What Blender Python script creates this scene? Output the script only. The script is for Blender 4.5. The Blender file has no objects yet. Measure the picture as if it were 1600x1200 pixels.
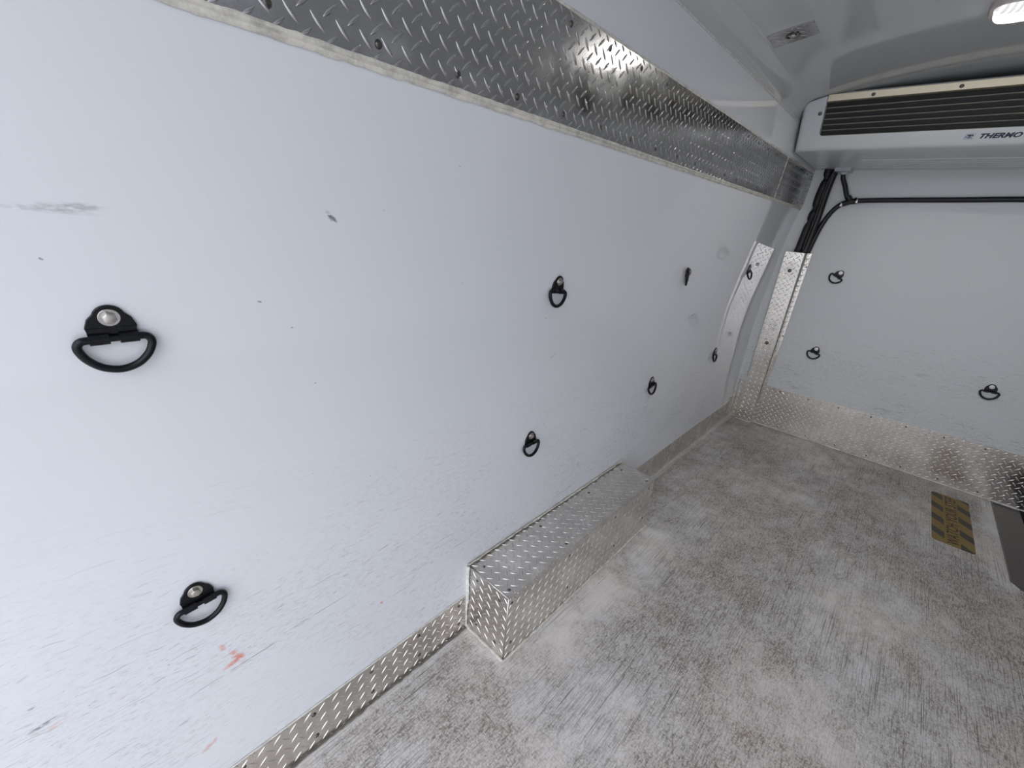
import bpy, bmesh, math, random
from mathutils import Vector, Matrix, noise
random.seed(7)
S = bpy.context.scene
COL = S.collection

# ------------------------------------------------------------------ camera
cam_d = bpy.data.cameras.new('camera')
cam_d.sensor_fit = 'HORIZONTAL'; cam_d.sensor_width = 36.0
VX = (-789.0, -327.0); VY = (653.0, -206.0)
FPX = math.sqrt(-(VX[0]*VY[0] + VX[1]*VY[1]))
ax = -Vector((VX[0], VX[1], FPX)).normalized()
ay = Vector((VY[0], VY[1], FPX)).normalized()
az = ax.cross(ay)
right = Vector((ax.x, ay.x, az.x)); down = Vector((ax.y, ay.y, az.y)); fwd = Vector((ax.z, ay.z, az.z))
cam_d.lens = FPX / 1600.0 * 36.0
cam_d.clip_start = 0.02
cam = bpy.data.objects.new('camera', cam_d); COL.objects.link(cam)
up = -down; back = -fwd
cam.matrix_world = Matrix(((right.x, up.x, back.x, 0.7), (right.y, up.y, back.y, 0.0),
                           (right.z, up.z, back.z, 1.1918), (0, 0, 0, 1)))
S.camera = cam
S.cycles.sample_clamp_indirect = 4.0

# ------------------------------------------------------------------ sky, lights, exposure
world = bpy.data.worlds.new('overcast_sky'); S.world = world; world.use_nodes = True
wn = world.node_tree.nodes; wl = world.node_tree.links
bg = wn['Background']
wtc = wn.new('ShaderNodeTexCoord'); wsep = wn.new('ShaderNodeSeparateXYZ'); wr = wn.new('ShaderNodeValToRGB')
wl.new(wtc.outputs['Generated'], wsep.inputs[0]); wl.new(wsep.outputs['Z'], wr.inputs[0])
wr.color_ramp.elements[0].position = 0.0; wr.color_ramp.elements[0].color = (0.66, 0.69, 0.74, 1)
wr.color_ramp.elements[1].position = 0.6; wr.color_ramp.elements[1].color = (0.82, 0.87, 1.0, 1)
wl.new(wr.outputs[0], bg.inputs[0]); bg.inputs[1].default_value = 2.6

S.view_settings.view_transform = 'Standard'; S.view_settings.look = 'None'
S.view_settings.gamma = 1.0; S.view_settings.use_curve_mapping = False
S.view_settings.exposure = 0.30

L = 3.168          # bulkhead plane
Y0 = -0.42         # rear door opening
PI = math.pi

# ------------------------------------------------------------------ node helpers
class NT:
    def __init__(s, name):
        s.m = bpy.data.materials.new(name); s.m.use_nodes = True
        s.n = s.m.node_tree.nodes; s.l = s.m.node_tree.links
        s.b = s.n['Principled BSDF']
        s.tc = s.n.new('ShaderNodeTexCoord')
        s.geo = s.n.new('ShaderNodeNewGeometry')
    def _in(s, sock, v):
        if isinstance(v, (int, float)): sock.default_value = v
        elif isinstance(v, tuple): sock.default_value = v if len(v) == len(sock.default_value) else v + (1,)
        else: s.l.new(v, sock)
    def math(s, op, a, b=0.0, c=0.0, clamp=False):
        n = s.n.new('ShaderNodeMath'); n.operation = op; n.use_clamp = clamp
        s._in(n.inputs[0], a); s._in(n.inputs[1], b); s._in(n.inputs[2], c); return n.outputs[0]
    def pos(s): return s.geo.outputs['Position']
    def sep(s, v):
        n = s.n.new('ShaderNodeSeparateXYZ'); s.l.new(v, n.inputs[0]); return n.outputs
    def mapping(s, v, scale=(1, 1, 1), rot=(0, 0, 0), loc=(0, 0, 0)):
        n = s.n.new('ShaderNodeMapping'); s.l.new(v, n.inputs[0])
        n.inputs['Scale'].default_value = scale; n.inputs['Rotation'].default_value = rot
        n.inputs['Location'].default_value = loc; return n.outputs[0]
    def noise(s, v, scale=5, detail=2, rough=0.5, dist=0.0):
        n = s.n.new('ShaderNodeTexNoise'); s.l.new(v, n.inputs['Vector'])
        n.inputs['Scale'].default_value = scale; n.inputs['Detail'].default_value = detail
        n.inputs['Roughness'].default_value = rough; n.inputs['Distortion'].default_value = dist
        return n.outputs['Fac']
    def ramp(s, f, lo, hi, a=0.0, b=1.0, smooth=True):
        n = s.n.new('ShaderNodeMapRange'); n.interpolation_type = 'SMOOTHSTEP' if smooth else 'LINEAR'
        s._in(n.inputs['Value'], f); n.inputs['From Min'].default_value = lo; n.inputs['From Max'].default_value = hi
        n.inputs['To Min'].default_value = a; n.inputs['To Max'].default_value = b; return n.outputs[0]
    def mix(s, f, a, b):
        n = s.n.new('ShaderNodeMix'); n.data_type = 'RGBA'
        s._in(n.inputs[0], f); s._in(n.inputs[6], a); s._in(n.inputs[7], b); return n.outputs[2]
    def bump(s, h, strength=0.3, dist=0.001):
        n = s.n.new('ShaderNodeBump'); n.inputs['Strength'].default_value = strength
        n.inputs['Distance'].default_value = dist; s._in(n.inputs['Height'], h)
        s.l.new(n.outputs[0], s.b.inputs['Normal'])
    def set(s, **k):
        for key, v in k.items(): s._in(s.b.inputs[key.replace('_', ' ')], v)
        return s.m

def plain(name, col, rough=0.5, metal=0.0, nscale=60, var=0.12, bump=0.15):
    t = NT(name); v = t.tc.outputs['Object']
    f = t.noise(v, nscale, 3)
    c2 = tuple(c * (1 - var * 2) for c in col)
    t.set(Base_Color=t.mix(f, col, c2), Roughness=rough, Metallic=metal)
    t.bump(f, bump, 0.0006)
    return t.m

# glossy white laminate with scuffs (streaks run along the van)
def wall_material(name, front=False, base=(0.765, 0.78, 0.80)):
    t = NT(name); p = t.pos(); x, y, z = t.sep(p)
    if front:
        cb = t.n.new('ShaderNodeCombineXYZ'); t.l.new(y, cb.inputs[0]); t.l.new(x, cb.inputs[1]); t.l.new(z, cb.inputs[2])
        q = cb.outputs[0]
    else: q = p
    tint = t.noise(p, 1.4, 2)
    col = t.mix(t.ramp(tint, .35, .65), base, (base[0]*1.03, base[1]*1.02, base[2]*1.03))
    # low zone gets more rubbing
    low = t.ramp(z, 0.92, 0.30)
    if not front:
        far = t.ramp(y, 1.1, 2.0); low2 = t.math('MULTIPLY', t.ramp(z, .85, .35), far)
        low = t.math('MAXIMUM', low, low2)
    patch = t.ramp(t.noise(t.mapping(q, (1, 2.2, 6)), 1.3, 3), .36, .58)
    zone = t.math('MULTIPLY', low, t.math('ADD', t.math('MULTIPLY', patch, .75), .25))
    warp = t.noise(q, 14, 2)
    qz = t.n.new('ShaderNodeVectorMath'); qz.operation = 'ADD'; t.l.new(q, qz.inputs[0])
    wv = t.n.new('ShaderNodeCombineXYZ'); t.l.new(t.math('MULTIPLY', warp, .02), wv.inputs[2]); t.l.new(wv.outputs[0], qz.inputs[1])
    qw = qz.outputs[0]
    s1 = t.ramp(t.noise(t.mapping(qw, (1, 22, 260), (math.radians(4), 0, 0)), 1.0, 3, .6), .60, .70)
    s2 = t.ramp(t.noise(t.mapping(qw, (1, 60, 420), (math.radians(-6), 0, 0), (3, 1, 2)), 1.0, 3, .6), .59, .71)
    s3 = t.ramp(t.noise(t.mapping(qw, (1, 7, 330), (math.radians(2), 0, 0), (7, 5, 1)), 1.0, 2, .5), .65, .72)
    st = t.math('MAXIMUM', t.math('MAXIMUM', s1, s2), s3)
    k1 = t.math('MULTIPLY', t.math('MULTIPLY', st, zone), .85 if front else .58)
    col = t.mix(k1, col, (0.20, 0.19, 0.20))
    # fine grime film
    g = t.math('MULTIPLY', t.ramp(t.noise(t.mapping(q, (1, 60, 160)), 1, 4, .7), .45, .75), t.math('MULTIPLY', zone, .28))
    col = t.mix(g, col, (0.34, 0.33, 0.33))
    # sparse black flecks everywhere
    fl = t.ramp(t.noise(t.mapping(q, (1, 70, 110)), 1, 2, .4), .785, .81)
    col = t.mix(t.math('MULTIPLY', fl, .6), col, (0.12, 0.12, 0.13))
    # red rub marks
    rd = t.math('MULTIPLY', t.ramp(t.noise(t.mapping(q, (1, 26, 60), (math.radians(25), 0, 0), (9, 9, 9)), 1, 3, .6), .66, .78),
                t.math('MULTIPLY', t.ramp(t.noise(q, 5, 1), .52, .68), low))
    col = t.mix(t.math('MULTIPLY', rd, .45), col, (0.62, 0.16, 0.13))
    def mark(col, yc, zc, ly, lz, ang, color, amt, sc=300):
        u = t.math('SUBTRACT', x if front else y, yc); w = t.math('SUBTRACT', z, zc)
        ca, sa = math.cos(math.radians(ang)), math.sin(math.radians(ang))
        a = t.math('ADD', t.math('MULTIPLY', u, ca/ly), t.math('MULTIPLY', w, sa/ly))
        b = t.math('ADD', t.math('MULTIPLY', u, -sa/lz), t.math('MULTIPLY', w, ca/lz))
        r = t.math('ADD', t.math('MULTIPLY', a, a), t.math('MULTIPLY', b, b))
        e = t.ramp(r, 1.0, 0.0)
        nz = t.ramp(t.noise(t.mapping(q, (1, .35, 1)), sc, 2, .6), .35, .6)
        return t.mix(t.math('MULTIPLY', t.math('MULTIPLY', e, nz), amt), col, color)
    if not front:
        K = (0.10, 0.10, 0.11); RD = (0.72, 0.24, 0.17)
        for a in [(.038, 1.166, .035, .006, 2, K, .42, 160), (.02, 1.162, .045, .004, -4, K, .25),
                  (.315, 1.172, .011, .004, -60, K, .9), (.322, 1.168, .008, .003, -50, K, .9),
                  (.101, .394, .010, .030, 25, RD, .9, 160), (.092, .385, .022, .007, 12, RD, .8, 160), (.081, .433, .006, .012, 20, RD, .7, 160),
                  (.371, .316, .010, .005, 20, RD, .8), (.396, .301, .006, .005, 0, RD, .8), (-.122, .462, .014, .006, 10, RD, .4),
                  (.030, .222, .020, .006, 30, RD, .55), (-.135, .513, .006, .003, 5, K, .6), (-.131, .474, .022, .004, 8, K, .8),
                  (.10, .37, .12, .0016, 3, K, .7, 90), (.24, .385, .11, .0014, 2, K, .65, 90), (1.99, .845, .035, .0035, 12, K, .6),
                  (.96, .83, .02, .004, 30, K, .35)]:
            col = mark(col, *a)
    # white dust grain, broad
    rn = t.ramp(t.noise(p, 3, 3), .3, .7, .012, .035)
    rr = t.math('ADD', rn, t.math('MULTIPLY', t.math('MAXIMUM', k1, g), .35))
    t.set(Base_Color=col, Roughness=t.math('ADD', rr, .13 if front else 0.0), IOR=1.45 if front else 1.65)
    t.bump(t.math('ADD', t.math('MULTIPLY', t.noise(p, 700, 1), .05), t.math('MULTIPLY', t.noise(p, 7, 1), 4.0)), .06, .0006)
    return t.m

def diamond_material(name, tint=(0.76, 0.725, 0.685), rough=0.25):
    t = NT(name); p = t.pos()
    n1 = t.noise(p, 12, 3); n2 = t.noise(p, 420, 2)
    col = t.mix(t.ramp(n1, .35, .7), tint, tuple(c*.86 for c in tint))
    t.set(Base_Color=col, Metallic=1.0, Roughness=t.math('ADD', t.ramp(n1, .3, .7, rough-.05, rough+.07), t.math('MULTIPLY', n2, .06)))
    t.bump(t.math('ADD', t.math('MULTIPLY', n2, .12), t.math('MULTIPLY', t.noise(p, 11, 0), 1.2)), .3, .001)
    return t.m

def floor_material():
    t = NT('scratched_floor'); p = t.pos(); x, y, z = t.sep(p)
    big = t.noise(t.mapping(p, (1.3, 1.0, 1)), 2.1, 5, .62)
    mid = t.noise(t.mapping(p, (1.2, .8, 1)), 13, 5, .7)
    dirt = t.math('ADD', t.math('MULTIPLY', t.ramp(big, .30, .66), .55), t.math('MULTIPLY', t.ramp(mid, .30, .70), .45))
    def streak(sc, ang, lo, hi, loc=(0, 0, 0), det=2):
        return t.ramp(t.noise(t.mapping(p, sc, (0, 0, math.radians(ang)), loc), 1.0, det, .6), lo, hi)
    brush = t.math('MAXIMUM', streak((250, 40, 1), 8, .50, .66, (0, 0, 0), 3), streak((230, 46, 1), -17, .52, .68, (4, 2, 0), 3))
    brush2 = t.math('MAXIMUM', streak((44, 230, 1), 20, .50, .66, (0, 0, 0), 3), streak((190, 50, 1), -50, .50, .66, (8, 2, 0), 3))
    grain = t.ramp(t.noise(p, 210, 3, .7), .36, .64)
    fine = t.math('ADD', t.math('ADD', t.math('MULTIPLY', brush, .44), t.math('MULTIPLY', brush2, .34)), t.math('MULTIPLY', grain, .46))
    wob = t.noise(p, 7, 4, .6)
    xw = t.math('ADD', x, t.math('MULTIPLY', t.math('SUBTRACT', t.noise(p, 16, 4, .6), .5), .09))
    yw = t.math('ADD', y, t.math('MULTIPLY', t.math('SUBTRACT', t.noise(t.mapping(p, (1, 1, 1), (0, 0, 0), (3, 3, 3)), 16, 4, .6), .5), .09))
    def box(a0, a1, b0, b1, s):
        return t.math('MULTIPLY', t.math('MULTIPLY', t.ramp(xw, a0-s, a0+s), t.ramp(xw, a1+s, a1-s)),
                      t.math('MULTIPLY', t.ramp(yw, b0-s, b0+s), t.ramp(yw, b1+s, b1-s)))
    clean = t.math('MULTIPLY', box(.14, .30, .70, 1.60, .07), t.ramp(wob, .34, .60, 1.0, .25))
    edge = t.math('MULTIPLY', t.ramp(t.math('ADD', x, t.math('MULTIPLY', wob, .03)), .050, .020), .8)
    edge2 = t.math('MULTIPLY', box(.0, .20, .645, .70, .022), .7)
    edge3 = t.math('MULTIPLY', box(1.27, 1.34, 2.3, 3.1, .02), .55)
    clean = t.math('MAXIMUM', t.math('MAXIMUM', clean, edge), t.math('MAXIMUM', edge2, edge3))
    amt = t.math('MULTIPLY', t.math('ADD', .10, t.math('MULTIPLY', t.math('ADD', .22, t.math('MULTIPLY', dirt, 1.2)), t.math('ADD', .22, t.math('MULTIPLY', fine, .78)))),
                 t.math('SUBTRACT', 1.0, t.math('MULTIPLY', clean, .75)))
    col = t.mix(t.math('MULTIPLY', amt, 1.0, clamp=True), t.mix(t.ramp(t.noise(p, 3.3, 3), .42, .6), (0.88, 0.825, 0.77), (0.86, 0.85, 0.82)), (0.245, 0.20, 0.165))
    lines = None
    for sc, ang, lo, loc in [((420, 2.5, 1), 3, .70, (1, 7, 0)), ((400, 3, 1), 28, .675, (5, 3, 0)), ((420, 3.5, 1), -38, .675, (2, 9, 0)),
                             ((380, 3, 1), 75, .68, (8, 8, 0)), ((400, 4, 1), -68, .68, (4, 12, 0)), ((260, 5, 1), 12, .70, (14, 12, 0)),
                             ((420, 3, 1), 50, .685, (31, 12, 0)), ((400, 3, 1), -20, .68, (41, 2, 0))]:
        s = streak(sc, ang, lo, lo+.03, loc, 1); lines = s if lines is None else t.math('MAXIMUM', lines, s)
    lm = t.math('MULTIPLY', lines, t.ramp(t.noise(p, 3.1, 2), .36, .62, .12, .75))
    col = t.mix(lm, col, (0.07, 0.06, 0.055))
    pale = streak((420, 6, 1), -10, .70, .75, (21, 2, 0), 1)
    col = t.mix(t.math('MULTIPLY', pale, .35), col, (0.70, 0.69, 0.67))
    sp = t.ramp(t.noise(p, 95, 1), .79, .82)
    col = t.mix(t.math('MULTIPLY', sp, .8), col, (0.05, 0.045, 0.04))
    t.set(Base_Color=col, Roughness=t.math('ADD', .34, t.math('MULTIPLY', amt, .25)), IOR=1.45)
    t.bump(t.math('ADD', t.math('MULTIPLY', fine, -.5), t.math('MULTIPLY', lm, -1.5)), .35, .0006)
    return t.m

def sticker_material():
    t = NT('hazard_sticker_print'); p = t.pos(); x, y, z = t.sep(p)
    u = t.math('ADD', y, t.math('MULTIPLY', x, .95)); u = t.math('SUBTRACT', u, .95*1.095 + 2.701)
    fr = t.math('FRACT', t.math('ADD', t.math('DIVIDE', u, .14), 10.0))
    dark = t.math('LESS_THAN', fr, .44)
    band = t.math('MULTIPLY', t.math('GREATER_THAN', x, 1.136), t.math('LESS_THAN', x, 1.190))
    dark = t.math('MULTIPLY', dark, t.math('SUBTRACT', 1.0, band))
    w = t.noise(t.mapping(p, (1, .5, 1)), 160, 4, .65)
    yel = t.mix(w, (0.34, 0.22, 0.05), (0.20, 0.135, 0.05))
    blk = t.mix(w, (0.045, 0.038, 0.03), (0.09, 0.075, 0.055))
    t.set(Base_Color=t.mix(dark, yel, blk), Roughness=.6)
    t.bump(w, .3, .0006)
    return t.m

def sealant_material(name, c=(0.80, 0.765, 0.68)):
    t = NT(name); p = t.pos(); n1 = t.noise(p, 40, 4, .7); n2 = t.noise(p, 260, 2)
    t.set(Base_Color=t.mix(t.ramp(n1, .35, .72), c, tuple(k*.62 for k in c)), Roughness=.5)
    t.bump(t.math('ADD', n1, n2), .5, .0012)
    return t.m

def coil_material():
    t = NT('coil_fins'); v = t.tc.outputs['Object']; x, y, z = t.sep(v)
    s = t.math('SINE', t.math('MULTIPLY', x, 2*PI/.0032))
    t.set(Base_Color=t.mix(t.ramp(s, -.2, .6), (0.006, 0.006, 0.006), (0.030, 0.028, 0.025)), Roughness=.6)
    return t.m

M = {}
M['wall'] = wall_material('white_laminate_wall')
M['front'] = wall_material('white_laminate_bulkhead', front=True, base=(0.70, 0.715, 0.71))
M['ceil'] = plain('glossy_white_ceiling', (0.60, 0.61, 0.61), .075, 0, 2.0, .015, .02)
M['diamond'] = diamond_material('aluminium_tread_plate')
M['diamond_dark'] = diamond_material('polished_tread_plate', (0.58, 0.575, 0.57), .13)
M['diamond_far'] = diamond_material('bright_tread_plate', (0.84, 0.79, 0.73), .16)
M['floor'] = floor_material()
M['sticker'] = sticker_material()
M['seal'] = sealant_material('cream_sealant')
M['sealw'] = sealant_material('white_sealant', (0.86, 0.85, 0.80))
M['seald'] = sealant_material('dirty_sealant', (0.20, 0.18, 0.15))
M['black'] = plain('black_coated_steel', (0.0035, 0.004, 0.006), .30, 0, 300, .1, .1)
M['black'].node_tree.nodes['Principled BSDF'].inputs['Specular IOR Level'].default_value = .3
M['steel'] = plain('brushed_bolt_steel', (0.62, 0.59, 0.55), .28, 1, 200, .1, .2)
M['screw'] = plain('dark_screw', (0.16, 0.15, 0.14), .35, 1, 300, .1, .2)
M['rubber'] = plain('black_rubber_hose', (0.012, 0.012, 0.013), .42, 0, 120, .1, .2)
M['wrap'] = plain('black_corrugated_wrap', (0.010, 0.010, 0.011), .5, 0, 200, .1, .3)
M['pipe'] = plain('grey_cable', (0.10, 0.09, 0.085), .5, 0, 200, .1, .1)
M['housing'] = plain('white_moulded_housing', (0.66, 0.68, 0.68), .22, 0, 500, .02, .12)
M['clear_pl'] = plain('translucent_drain_cup', (0.55, 0.58, 0.60), .2, 0, 90, .05, .1)
M['brass'] = plain('yellowed_metal_rail', (0.62, 0.56, 0.42), .38, .75, 90, .06, .2)
M['coil'] = coil_material()
M['fin'] = plain('coil_tube', (0.52, 0.47, 0.40), .5, .4, 400, .3, .6)
M['ink'] = plain('navy_print', (0.012, 0.014, 0.045), .4, 0, 90, .05, 0)
M['inkb'] = plain('blue_print', (0.09, 0.17, 0.32), .4, 0, 90, .05, 0)
M['brown'] = plain('brown_floor_print', (0.055, 0.03, 0.02), .6, 0, 160, .3, .1)
M['lamp_base'] = plain('grey_lamp_base', (0.55, 0.50, 0.48), .4, 0, 60, .05, .1)
M['step'] = plain('brown_step_plate', (0.17, 0.145, 0.13), .5, .35, 140, .25, .5)
M['well'] = plain('dark_step_well', (0.02, 0.02, 0.02), .7, 0, 60, .2, .2)
M['ground'] = plain('pale_concrete_ground', (0.46, 0.45, 0.43), .9, 0, 6, .08, .2)
M['door'] = plain('white_door_skin', (0.62, 0.64, 0.65), .15, 0, 3, .02, .02)
def lens_mat():
    t = NT('lit_lamp_lens'); v = t.tc.outputs['Object']; x, y, z = t.sep(v)
    s = t.ramp(t.math('SINE', t.math('MULTIPLY', t.math('ADD', x, t.math('MULTIPLY', y, .5)), 2*PI/.014)), -.8, .8, .0, 1.0)
    r = t.math('MULTIPLY', t.ramp(t.math('ABSOLUTE', y), .036, .012), t.ramp(t.math('ABSOLUTE', x), .128, .105))
    e = t.math('ADD', t.math('MULTIPLY', t.math('ADD', t.math('MULTIPLY', s, .6), .4), t.math('MULTIPLY', r, 78.0)), t.math('ADD', t.math('MULTIPLY', s, .35), .45))
    t.set(Base_Color=(0.6, 0.64, 0.68), Roughness=.15, Emission_Color=(1.0, 0.975, 0.94), Emission_Strength=e)
    t.bump(s, .6, .002)
    return t.m
M['lens'] = lens_mat()

# ------------------------------------------------------------------ mesh helpers
def mk(name, verts, faces, mat, parent=None, smooth=False, bevel=0.0, loc=None):
    me = bpy.data.meshes.new(name); me.from_pydata([tuple(v) for v in verts], [], faces)
    bm = bmesh.new(); bm.from_mesh(me); bmesh.ops.recalc_face_normals(bm, faces=bm.faces); bm.to_mesh(me); bm.free()
    if smooth is True:
        me.polygons.foreach_set('use_smooth', [True]*len(me.polygons))
    me.materials.append(M[mat]); me.update()
    o = bpy.data.objects.new(name, me); COL.objects.link(o)
    if parent is not None: o.parent = parent
    if loc: o.location = loc
    if bevel:
        b = o.modifiers.new('bevel', 'BEVEL'); b.width = bevel; b.segments = 3; b.limit_method = 'ANGLE'; b.angle_limit = math.radians(35)
        b.harden_normals = False
        me.polygons.foreach_set('use_smooth', [True]*len(me.polygons))
        me.set_sharp_from_angle(angle=math.radians(40)) if hasattr(me, 'set_sharp_from_angle') else None
    return o
def sharp(o, deg=35):
    me = o.data; me.polygons.foreach_set('use_smooth', [True]*len(me.polygons)); me.set_sharp_from_angle(angle=math.radians(deg)); return o

class G:                                     # geometry collector
    def __init__(s): s.v = []; s.f = []
    def add(s, vs, fs):
        k = len(s.v); s.v += [Vector(v) for v in vs]; s.f += [tuple(i+k for i in f) for f in fs]
    def box(s, a, b):
        (x0, y0, z0), (x1, y1, z1) = a, b
        s.add([(x0,y0,z0),(x1,y0,z0),(x1,y1,z0),(x0,y1,z0),(x0,y0,z1),(x1,y0,z1),(x1,y1,z1),(x0,y1,z1)],
              [(0,3,2,1),(4,5,6,7),(0,1,5,4),(1,2,6,5),(2,3,7,6),(3,0,4,7)])
    def prism(s, poly, o, u, v, w, h0, h1):  # poly in (u,v), extruded along w
        n = len(poly); o = Vector(o); u = Vector(u); v = Vector(v); w = Vector(w)
        vs = [o+u*a+v*b+w*h0 for a, b in poly] + [o+u*a+v*b+w*h1 for a, b in poly]
        s.add(vs, [tuple(range(n))[::-1], tuple(range(n, 2*n))] + [(i, (i+1) % n, n+(i+1) % n, n+i) for i in range(n)])
    def cyl(s, c, axis, r0, r1, h, n=24, cap=True):
        c = Vector(c); a = Vector(axis).normalized(); t = a.orthogonal().normalized(); b = a.cross(t)
        vs = []
        for r, hh in ((r0, 0), (r1, h)):
            vs += [c + a*hh + (t*math.cos(2*PI*i/n) + b*math.sin(2*PI*i/n))*r for i in range(n)]
        fs = [(i, (i+1) % n, n+(i+1) % n, n+i) for i in range(n)]
        if cap: fs += [tuple(range(n))[::-1], tuple(range(n, 2*n))]
        s.add(vs, fs)
    def dome(s, c, axis, r, h, n=16, rings=5):
        c = Vector(c); a = Vector(axis).normalized(); t = a.orthogonal().normalized(); b = a.cross(t)
        vs = []; fs = []
        for j in range(rings):
            q = j/rings*PI/2
            vs += [c + a*(h*math.sin(q)) + (t*math.cos(2*PI*i/n)+b*math.sin(2*PI*i/n))*(r*math.cos(q)) for i in range(n)]
        vs.append(c+a*h); top = len(vs)-1
        for j in range(rings-1):
            fs += [(j*n+i, j*n+(i+1) % n, (j+1)*n+(i+1) % n, (j+1)*n+i) for i in range(n)]
        fs += [((rings-1)*n+i, (rings-1)*n+(i+1) % n, top) for i in range(n)] + [tuple(range(n))[::-1]]
        s.add(vs, fs)
    def tube(s, pts, rad, n=12, closed=False):
        pts = [Vector(p) for p in pts]; m = len(pts)
        rf = rad if callable(rad) else (lambda t: rad)
        prev = None; vs = []
        for i, p in enumerate(pts):
            if closed: d = (pts[(i+1) % m] - pts[i-1]).normalized()
            else: d = (pts[min(i+1, m-1)] - pts[max(i-1, 0)]).normalized()
            if prev is None: prev = d.orthogonal().normalized()
            prev = (prev - d*prev.dot(d)).normalized(); b = d.cross(prev)
            r = rf(i/(m-1))
            vs += [p + (prev*math.cos(2*PI*k/n) + b*math.sin(2*PI*k/n))*r for k in range(n)]
        fs = []
        for i in range(m if closed else m-1):
            a = i*n; c = ((i+1) % m)*n
            fs += [(a+k, a+(k+1) % n, c+(k+1) % n, c+k) for k in range(n)]
        if not closed: fs += [tuple(range(n))[::-1], tuple(range((m-1)*n, m*n))]
        s.add(vs, fs)
    def build(s, name, mat, parent=None, **k): return mk(name, s.v, s.f, mat, parent, **k)

def catmull(P, per=8):
    P = [Vector(p) for p in P]; out = []
    for i in range(len(P)-1):
        a = P[max(i-1, 0)]; b = P[i]; c = P[i+1]; d = P[min(i+2, len(P)-1)]
        for j in range(per):
            t = j/per
            out.append(.5*((2*b)+(c-a)*t+(2*a-5*b+4*c-d)*t*t+(3*b-a-3*c+d)*t**3))
    out.append(P[-1]); return out

def structure(o): o['kind'] = 'structure'; return o
def thing(name, label, cat, loc, group=None, mw=None):
    o = bpy.data.objects.new(name, None); COL.objects.link(o); o.empty_display_size = .05
    if mw is not None: o.matrix_world = mw
    else: o.location = loc
    o['label'] = label; o['category'] = cat
    if group: o['group'] = group
    return o

PITCH = .032
def lugs(g, o, u, v, n, U, V, ou=0.0, ov=0.0, margin=.0015, k=1.0):
    """raised tread bars: two crossed square lattices of lens shaped ridges"""
    o = Vector(o); u = Vector(u); v = Vector(v); n = Vector(n)
    A = .0128*k; W = .0027*k; H = .0018*k
    T = (-1, -.85, -.5, 0, .5, .85, 1); Cc = (-1, -.74, -.3, .3, .74, 1); Hc = (0, .70, 1, 1, .70, 0)
    for lat in (0, 1):
        d = 1/math.sqrt(2); du, dv = (d, d) if lat == 0 else (d, -d)
        eu, ev = (-dv, du)
        i = -1
        while True:
            cu = (i + .5*lat)*PITCH + ou
            if cu > U + A: break
            j = -1
            while True:
                cv = (j + .5*lat)*PITCH + ov
                if cv > V + A: break
                if -A*.5 < cu < U+A*.5 and -A*.5 < cv < V+A*.5:
                    vs = []
                    for t in T:
                        wt = (1-t*t)**.75*W + .0002; ht = H*(1-t*t)**.6
                        for c, hc in zip(Cc, Hc):
                            a = cu + du*t*A + eu*c*wt; b = cv + dv*t*A + ev*c*wt
                            inside = margin < a < U-margin and margin < b < V-margin
                            a = min(max(a, margin), U-margin); b = min(max(b, margin), V-margin)
                            vs.append(o + u*a + v*b + n*(ht*hc if inside else 0.0))
                    m = len(Cc); fs = []
                    for r in range(len(T)-1):
                        for c in range(m-1): fs.append((r*m+c, r*m+c+1, (r+1)*m+c+1, (r+1)*m+c))
                    g.add(vs, fs)
                j += 1
            i += 1

def tread_plate(name, o, u, v, n, U, V, mat, parent=None, th=.002, ou=0.0, ov=0.0, poly=None):
    """sheet whose outer face lies th in front of the origin plane"""
    o = Vector(o); u = Vector(u).normalized(); v = Vector(v).normalized(); n = Vector(n).normalized()
    g = G()
    g.prism(poly or [(0, 0), (U, 0), (U, V), (0, V)], o, u, v, n, 0, th)
    base = len(g.f)
    lugs(g, o + n*(th-.00004), u, v, n, U, V, ou, ov)
    me = bpy.data.meshes.new(name); me.from_pydata([tuple(p) for p in g.v], [], g.f)
    bm = bmesh.new(); bm.from_mesh(me)
    bm.faces.ensure_lookup_table()
    sheet = [f for f in bm.faces if f.index < base]
    bmesh.ops.recalc_face_normals(bm, faces=sheet)
    for f in bm.faces:
        if f.index >= base and f.normal.dot(n) < 0: f.normal_flip()
    bmesh.ops.delete(bm, geom=[f for f in bm.faces if f.calc_area() < 1e-10], context='FACES_ONLY')
    for f in bm.faces: f.smooth = f.index >= base
    bm.to_mesh(me); bm.free()
    for p in me.polygons: p.use_smooth = len(p.vertices) == 4 and p.area < 4e-5
    me.set_sharp_from_angle(angle=math.radians(62))
    me.materials.append(M[mat])
    ob = bpy.data.objects.new(name, me); COL.objects.link(ob)
    if parent is not None: ob.parent = parent
    return ob

def bead(name, a, b, side, out, w, h, mat, parent=None, seed=0, rag=.25, step=.006, double=False):
    """a hand-run bead of sealant from a to b; side = across direction in the surface, out = surface normal"""
    a = Vector(a); b = Vector(b); side = Vector(side).normalized(); out = Vector(out).normalized()
    n = max(4, int((b-a).length/step)); vs = []; fs = []
    prof = [(-1, 0), (-.75, .7), (-.3, 1), (-.02, .95 if not double else .35), (.3, 1), (.75, .65), (1, 0)]
    for i in range(n+1):
        p = a.lerp(b, i/n)
        for k, (s_, h_) in enumerate(prof):
            nz = noise.noise(Vector((seed*7.1 + i*.37, k*3.3, seed))); n2 = noise.noise(Vector((seed*3.1 + i*.11, k*1.3, 5)))
            ww = w*.5*(1 + rag*(nz + n2)*(1.5 if k in (0, 6) else .6))
            hh = h*h_*(1 + .5*rag*nz)
            vs.append(p + side*(s_*ww) + out*hh)
    m = len(prof)
    for i in range(n):
        for k in range(m-1): fs.append((i*m+k, i*m+k+1, (i+1)*m+k+1, (i+1)*m+k))
    fs.append(tuple(range(m))); fs.append(tuple(range(n*m, (n+1)*m)))
    return sharp(mk(name, vs, fs, mat, parent, smooth=True), 50)

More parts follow.
